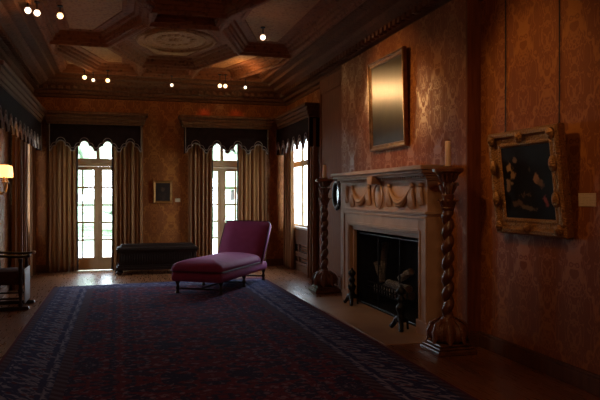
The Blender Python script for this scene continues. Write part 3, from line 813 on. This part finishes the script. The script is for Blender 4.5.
# grate and logs behind it
gr = thing('fire_grate', 'black iron fire basket under the logs in the fireplace', 'fire grate', (3.66, 8.34, .013))
m = MB()
for k in range(13):
    y = -.54+.09*k; m.tube([(.14, y, .14), (-.12, y, .14), (-.16, y, .17), (-.165, y, .30)], .009, 6)
for z, x in ((.30, -.165), (.17, -.16), (.235, -.166)): m.tube([(x, -.56, z), (x, .56, z)], .009, 6)
m.build('basket', M_black, gr, smooth=True)
for y in (-.48, .48):
    for x in (-.12, .12): MB().tube([(x, y, 0), (x, y, .14)], .013, 8).build('leg', M_black, gr, smooth=True)
logs = [((3.59, 7.90, .215), (3.59, 8.80, .215), .058, 'long pale birch log lying along the front of the fire basket'),
        ((3.73, 7.92, .215), (3.73, 8.82, .215), .058, 'pale birch log lying at the back of the fire basket'),
        ((3.66, 7.85, .318), (3.66, 8.52, .318), .056, 'pale birch log on top of the stack in the fire basket'),
        ((3.62, 8.68, .33), (3.76, 8.88, .86), .048, 'tall pale birch log leaning upright at the left of the fire basket'),
        ((3.59, 8.60, .33), (3.54, 8.70, .60), .036, 'short pale birch log leaning beside the tall upright one'),
        ((3.66, 8.12, .43), (3.70, 7.86, .56), .048, 'stubby birch log tilted on the near end of the stack')]
for a, b, r_, lab in logs:
    lg = thing('birch_log', lab, 'log', a, 0, 'logs in the fireplace'); d = Vector(b)-Vector(a)
    m = MB(); m.tube([d*(k/6)+Vector((0, .006*math.sin(k*2.1), .005*math.cos(k*1.7))) for k in range(7)], [r_*(1+.06*math.sin(k*2.3)) for k in range(7)], 12); m.build('bark', M_log, lg, smooth=True)
    u = d.normalized()
    MB().tube([u*-.004, u*.002], r_*.86, 12).build('cut_end', M_stone, lg); MB().tube([d-u*.002, d+u*.004], r_*.86, 12).build('cut_end', M_stone, lg)
# andirons
def andiron(label, x, y):
    r_ = thing('andiron', label, 'andiron', (x, y, .007), 0, 'pair of andirons on the hearth')
    m = MB()
    for s in (-1, 1): m.tube([(-.02, 0, .13), (-.03, s*.05, .12), (-.04, s*.10, .06), (-.06, s*.13, .014), (-.06, s*.16, .022)], [.034, .032, .028, .024, .02], 8)
    m.tube([(0, 0, .11), (.08, 0, .10)], .014, 8); m.tube([(.08, 0, .10), (.085, 0, .0)], .014, 8); m.build('foot', M_black, r_, smooth=True)
    MB().lathe([(.0, .08), (.065, .09), (.07, .13), (.04, .155), (.035, .19), (.058, .23), (.062, .26), (.036, .29), (.03, .31), (.045, .335), (.046, .36), (.028, .38), (.026, .40), (.0, .40)], seg=18).build('shaft', M_black, r_, smooth=True)
    m = MB(); m.lathe([(.0, .395), (.024, .40), (.05, .42), (.056, .445), (.046, .47), (.02, .49), (.014, .51), (.0, .525)], seg=16); m.build('finial', M_black, r_, smooth=True)
andiron('black iron andiron at the far side of the fireplace opening', 3.19, 8.74)
andiron('black iron andiron at the near side of the fireplace opening', 3.13, 6.93)

# ------------------------------------------------------------------ pictures, mirror, cards
def frame_profile(name, mats, parent, hw_, hh, wid, depth, base=0):
    "picture frame: canvas plane faces -x; local y across, z up; profile stepped"
    pr = [(0, 0), (0, depth*.75), (wid*.10, depth), (wid*.30, depth), (wid*.42, depth*.72), (wid*.68, depth*.62), (wid*.76, depth*.70), (wid*.86, depth*.66), (wid, depth*.34), (wid, depth*.2)]
    rs = []
    for o, d in pr:
        a, b = hw_-o, hh-o
        rs.append([(-base-d, -a, -b), (-base-d, a, -b), (-base-d, a, b), (-base-d, -a, b)])
    f = MB(); f.rings(rs, cap0=True, cap1=False); return f.build(name, mats, parent, bevel=.004)
p1 = thing('painting', 'dark upright painting in a gilt frame above the mantel', 'painting', (BX-.004, 7.97, 2.785))
frame_profile('frame', M_giltb, p1, .59, .615, .085, .06)
M_art1 = painting_mat('old_landscape', ((.010, .007, .004), (.05, .03, .012)), [], .33, aniso=.75, spec=.30)
MB().box(-.03, -.515, -.54, -.014, .515, .54).build('canvas', M_art1, p1)
for o_ in p1.children: o_.matrix_local = Matrix.Translation((-.02, 0, 0)) @ Matrix.Rotation(math.radians(-1.6), 4, 'Y')
p2 = thing('painting', 'dark figure painting in a wide carved gilt frame on the near right wall', 'painting', (XR-.005, 5.05, 1.205))
tl = math.radians(-6.0); MT = Matrix.Rotation(tl, 4, 'Y') @ Matrix.Translation((0, 0, .475))
f2 = frame_profile('frame', M_gilt, p2, .512, .475, .16, .09)
f2.matrix_local = MT
M_art2 = painting_mat('old_master', ((.004, .003, .003), (.014, .010, .008)), [(.24, .14, .05, .06, (.34, .20, .10)), (.20, .06, .06, .05, (.26, .15, .08)), (.27, -.02, .05, .07, (.20, .12, .065)), (.16, .20, .04, .03, (.15, .09, .05)), (-.14, .03, .045, .05, (.28, .15, .08)), (-.20, -.02, .05, .04, (.14, .08, .045)), (.02, -.11, .08, .03, (.16, .095, .05)), (-.24, -.16, .05, .05, (.22, .055, .05)), (.0, -.23, .13, .025, (.12, .08, .045)), (.18, -.19, .08, .03, (.09, .055, .035)), (-.05, .12, .03, .03, (.07, .045, .03))], .5, spec=.06)
c2 = MB().box(-.045, -.37, -.33, -.03, .37, .33).build('canvas', M_art2, p2); c2.matrix_local = MT
# raised corner and centre ornaments of the frame
for y, z, a, b in [(y, z, .055, .05) for y in (-.44, 0, .44) for z in (-.405, .405)] + [(y, z, .05, .07) for y in (-.44, .44) for z in (-.15, .15)]:
    mo = MB(); mo.ball((-.094, y, z), .024, a, b, 10); mo.ball((-.112, y, z), .016, a*.45, b*.45, 8)
    mo = mo.build('carved_ornament', M_gilt, p2, smooth=True); mo.matrix_local = MT
for y in (.47, -.33):
    w = MB(); w.tube([(-.012, y, .80), (-.008, y, 1.25), (-.008, y, 2.36)], .0055, 6); w.build('hanging_wire', M_black, p2)
p3 = thing('painting', 'small dark portrait in a narrow gilt frame on the far wall above the chest', 'painting', (.875, YB-.004, 1.635), PI/2)
frame_profile('frame', M_gilts, p3, .20, .24, .055, .045)
M_art3 = painting_mat('small_portrait', ((.006, .004, .004), (.016, .011, .009)), [(0, .05, .04, .05, (.07, .045, .03)), (0, -.10, .08, .08, (.035, .02, .015))], .4)
c3 = MB().box(-.026, -.15, -.19, -.012, .15, .19).build('canvas', M_art3, p3)
def card(label, loc, rz, w, h):
    r_ = thing('wall_label', label, 'label card', loc, rz); MB().box(-.006, -w/2, -h/2, 0, w/2, h/2).build('card', M_card, r_)
card('pale printed label card on the wall right of the wide gilt frame', (XR-.001, 4.39, 1.52), 0, .20, .105)
card('small pinkish label card beside the small portrait on the far wall', (1.19, YB-.001, 1.46), PI/2, .11, .075)
mr = thing('oval_mirror', 'oval dark-framed mirror on the wall behind the far torchere', 'mirror', (3.483, 10.19, 1.575))
m = MB(); m.tube([(-.025, .17*math.cos(2*PI*k/40), .21*math.sin(2*PI*k/40)) for k in range(41)], .032, 10)
for k in range(16):
    a = 2*PI*k/16; m.ball((-.03, .20*math.cos(a), .24*math.sin(a)), .022, .028, .028, 8)
m.build('frame', M_dark, mr, smooth=True)
m = MB(); m.rings([[(x, .165*math.cos(2*PI*k/40), .205*math.sin(2*PI*k/40)) for k in range(40)] for x in (-.006, -.016)]); m.build('glass', M_mirror, mr)

# ------------------------------------------------------------------ wall sconce (left edge)
sn = thing('wall_sconce', 'lit bronze wall sconce with a glowing shade on the left wall', 'wall lamp', (XL, 10.50, 1.64))
MB().lathe([(.0, 0), (.07, 0), (.075, .012), (.05, .022), (.02, .03), (.0, .032)], seg=18, M=Matrix.Rotation(PI/2, 4, 'Y')).build('backplate', M_gilts, sn, smooth=True)
for s in (-1, 1):
    arm = MB(); arm.tube([(.02, 0, 0), (.07, s*.03, -.06), (.12, s*.08, -.03), (.13, s*.12, .05), (.125, s*.125, .10)], [.012, .012, .011, .010, .010], 8)
    arm.lathe([(.0, 0), (.03, .005), (.038, .02), (.02, .03), (.016, .09), (.0, .09)], (.125, s*.125, .10), 14)
    a_ = arm.build('arm', M_gilts, sn, smooth=True)
    sh = MB(); sh.lathe([(.09, 0), (.088, .07), (.075, .17), (.07, .175), (.082, .07), (.085, .003)], (.125, s*.125, .19), 20); sh.build('shade', M_shade, a_, smooth=True)
m = MB(); m.tube([(.02, 0, .02), (.03, 0, .10), (.03, 0, .16)], [.018, .022, .006], 8); m.tube([(.02, 0, -.02), (.03, 0, -.10), (.03, 0, -.15)], [.018, .02, .005], 8); m.build('finial', M_gilts, sn, smooth=True)

# ------------------------------------------------------------------ ceiling spotlights
def spot(label, loc, zt, face, white=False):
    "loc = centre of the glowing lens; zt = height of the surface the stem hangs from"
    r_ = thing('ceiling_spotlight', label, 'spotlight', loc, 0, 'small ceiling spotlights')
    h = max(zt-loc[2], .05)
    m = MB(); m.tube([(0, 0, .03), (0, 0, h)], .008, 6); m.lathe([(.0, h-.015), (.035, h-.015), (.035, h), (.0, h)], seg=14); m.build('stem', M_black, r_, smooth=True)
    d = Vector(face).normalized(); q = d.to_track_quat('Z', 'Y').to_matrix().to_4x4()
    m = MB(); m.lathe([(.028, -.09), (.034, -.08), (.040, -.02), (.046, -.004), (.046, .006), (.041, .006), (.038, -.02), (.0, -.02)], seg=18, M=q); m.build('lamp_can', M_black, r_, smooth=True)
    m = MB(); m.lathe([(.0, .001), (.028, .0), (.039, -.008), (.039, -.014), (.0, -.015)], seg=18, M=q); m.build('lens', M_lensw if white else M_lens, r_, smooth=True)
    if white and loc[1] > 12:
        for c_ in r_.children[1:]: c_.scale = (.72, .72, .72)
    return r_
toCam = (-.02, -1, -.32)
SPOTS = [  # x, y, z, white, label
    (-1.105, 8.70, 3.86, 1, 'leftmost of the three ceiling spotlights near the top left corner'),
    (-1.005, 8.75, 3.85, 1, 'middle one of the three ceiling spotlights near the top left corner'),
    (-.74, 8.85, 3.86, 0, 'rightmost of the three ceiling spotlights near the top left corner'),
    (-.66, 13.20, 3.84, 0, 'leftmost of the three far spotlights above the left French door'),
    (-.50, 13.22, 3.80, 1, 'middle one of the three far spotlights above the left French door'),
    (-.23, 13.20, 3.80, 0, 'rightmost of the three far spotlights above the left French door'),
    (.99, 13.10, 3.75, 1, 'single small ceiling spotlight above the middle of the far wall'),
    (1.94, 13.05, 3.77, 0, 'left one of the close pair of spotlights above the right French door'),
    (2.05, 13.05, 3.77, 0, 'right one of the close pair of spotlights above the right French door'),
    (2.46, 13.05, 3.76, 1, 'single ceiling spotlight right of the close pair near the far corner'),
    (1.99, 9.19, 3.84, 1, 'single ceiling spotlight in the side coffer high on the right')]
for x, y, z, w, lab in SPOTS: spot(lab, (x, y, z), 3.99 if y < 13 else 4.0, toCam, bool(w))

# ------------------------------------------------------------------ outdoors
struct(MB().box(-14, YB+.36, -.16, 18, YB+5.2, -.02), 'terrace', M_terrace)
tag(MB().box(-40, YB+5.2, -.3, 45, YB+60, -.05).build('lawn', M_lawn), 'bright green lawn beyond the French doors', 'lawn', kind='structure')
struct(MB().box(XR+.36, 2, -.3, XR+40, YB+.36, -.05), 'lawn_side', M_lawn)
struct(MB().box(XL-40, -6, -.3, XL-.36, YB+.36, -.05), 'lawn_side', M_lawn)
def bush(label, x, y, z, rx, ry, rz, seed, trunk=0, name='garden_tree', cat='tree'):
    rnd = random.Random(seed); r_ = thing(name, label, cat, (x, y, -.05), 0, 'garden trees beyond the doors')
    m = MB()
    for k in range(26):
        a, b = rnd.uniform(0, 2*PI), rnd.uniform(-1, 1); q = math.sqrt(1-b*b)*rnd.uniform(.3, .85)
        rr = rnd.uniform(.22, .42)
        m.ball((rx*q*math.cos(a), ry*q*math.sin(a), z+rz*b*.8), rx*rr, ry*rr, rz*rr, 8)
    m.build('foliage', M_leaf, r_)
    if trunk: MB().tube([(0, 0, 0), (.05, 0, z*.5), (0, .05, z)], [.2, .15, .1], 8).build('trunk', M_dark, r_, smooth=True)
bush('tree seen through the left French door beyond the lawn', -2.1, 33, 4.2, 2.0, 2.0, 2.4, 3, 1)
bush('tree seen through the right French door beyond the lawn', 5.4, 32, 4.4, 1.8, 2.2, 2.6, 5, 1)
bush('low hedge on the lawn outside the left French door', -.4, 27, .7, 2.6, .8, .8, 8, 0, 'hedge', 'hedge')
bush('low hedge on the lawn outside the right French door', 4.6, 26, .6, 1.8, .8, .8, 9, 0, 'hedge', 'hedge')

# ------------------------------------------------------------------ world and lamps
w = bpy.data.worlds.new('sky'); SC.world = w; w.use_nodes = True
nt = w.node_tree; bg = nt.nodes['Background']
tc = nt.nodes.new('ShaderNodeTexCoord'); sp = nt.nodes.new('ShaderNodeSeparateXYZ'); rp_ = nt.nodes.new('ShaderNodeValToRGB')
nt.links.new(tc.outputs['Generated'], sp.inputs[0]); nt.links.new(sp.outputs[2], rp_.inputs[0])
rp_.color_ramp.elements[0].color = (.91, .95, 1, 1); rp_.color_ramp.elements[1].color = (.64, .78, 1, 1)
nt.links.new(rp_.outputs[0], bg.inputs[0]); bg.inputs[1].default_value = 15

# portals only guide the sampling of the sky through the openings
def portal(loc, target, sx, sy):
    o = light('sky_portal', 'AREA', loc, (1, 1, 1), 1, target, shape='RECTANGLE', size=sx, size_y=sy); o.data.cycles.is_portal = True
for cx in (D1, D2): portal((cx, YB+.31, 1.46), (cx, 0, 1.46), 1.3, 2.9)
portal((XR+.13, 13.04, 1.9), (0, 13.04, 1.9), 1.9, 2.0)
portal((XL-.33, 13.0, 1.9), (3, 13.0, 1.9), 1.5, 2.0)


WARM = (1, .56, .22)
def sl(loc, tgt, e, size=40, blend=.9, col=WARM, r=.05): light('spot_beam', 'SPOT', loc, col, e, tgt, spot_size=math.radians(size), spot_blend=blend, shadow_soft_size=r)
# wall washers from the ceiling track
sl((1.0, 8.2, 3.85), (3.45, 8.0, 2.6), 130, 60)
sl((1.4, 7.6, 3.85), (3.45, 6.7, 2.3), 55, 50)
sl((1.3, 5.4, 3.85), (3.6, 5.1, 2.4), 90, 50)
sl((1.99, 9.19, 3.80), (3.45, 9.8, 2.4), 22, 60)
sl((1.1, 7.4, 3.85), (3.2, 7.9, 1.3), 60, 46)
sl((1.2, 4.9, 3.85), (3.15, 5.95, 1.3), 45, 34)
sl((.99, 13.08, 3.72), (3.42, 8.0, 2.80), 420, 11.5, .6)          # beam that glances off the varnish above the mantel
sl((1.94, 13.0, 3.70), (1.75, 14.08, 3.29), 16, 18, .9, (1, .10, .03), .02)
sl((2.05, 13.0, 3.70), (2.45, 14.08, 3.29), 16, 18, .9, (1, .10, .03), .02)
for x, y, z, w_, lab in SPOTS:
    light('lamp_spill', 'POINT', (x, y-.04, z-.07), WARM, 1.2 if y > 12 else .8, shadow_soft_size=.04)
light('room_fill', 'POINT', (.9, 1.0, 3.2), (1, .56, .29), 65, shadow_soft_size=.25)  # warm fill added out of view to lift the mantel, rug and furniture
sl((2.0, 13.0, 3.80), (1.0, 11.2, 4.1), 32, 50)
light('coffer_glow', 'POINT', (2.30, 12.35, 3.90), WARM, 5, shadow_soft_size=.03)
light('sconce_bulb', 'POINT', (XL+.125, 10.37, 1.95), (1, .5, .16), 3, shadow_soft_size=.03)
light('sconce_bulb', 'POINT', (XL+.125, 10.63, 1.95), (1, .5, .16), 3, shadow_soft_size=.03)

# ------------------------------------------------------------------ camera
cam = bpy.data.cameras.new('camera'); co = bpy.data.objects.new('camera', cam); COL.objects.link(co)
co.location = (0, 0, 1.55); co.rotation_euler = (PI/2, 0, -math.atan(180/650))
cam.sensor_width = 36; cam.lens = 36*650/600; cam.shift_y = -4/600; cam.clip_end = 200
SC.camera = co
SC.view_settings.view_transform = 'Standard'; SC.view_settings.look = 'None'
SC.view_settings.exposure = 0; SC.view_settings.gamma = 1; SC.view_settings.use_curve_mapping = False
SC.cycles.use_denoising = True
SC.cycles.max_bounces = 8; SC.cycles.diffuse_bounces = 4; SC.cycles.transparent_max_bounces = 16
SC.cycles.sample_clamp_indirect = 4; SC.cycles.caustics_reflective = False; SC.cycles.caustics_refractive = False
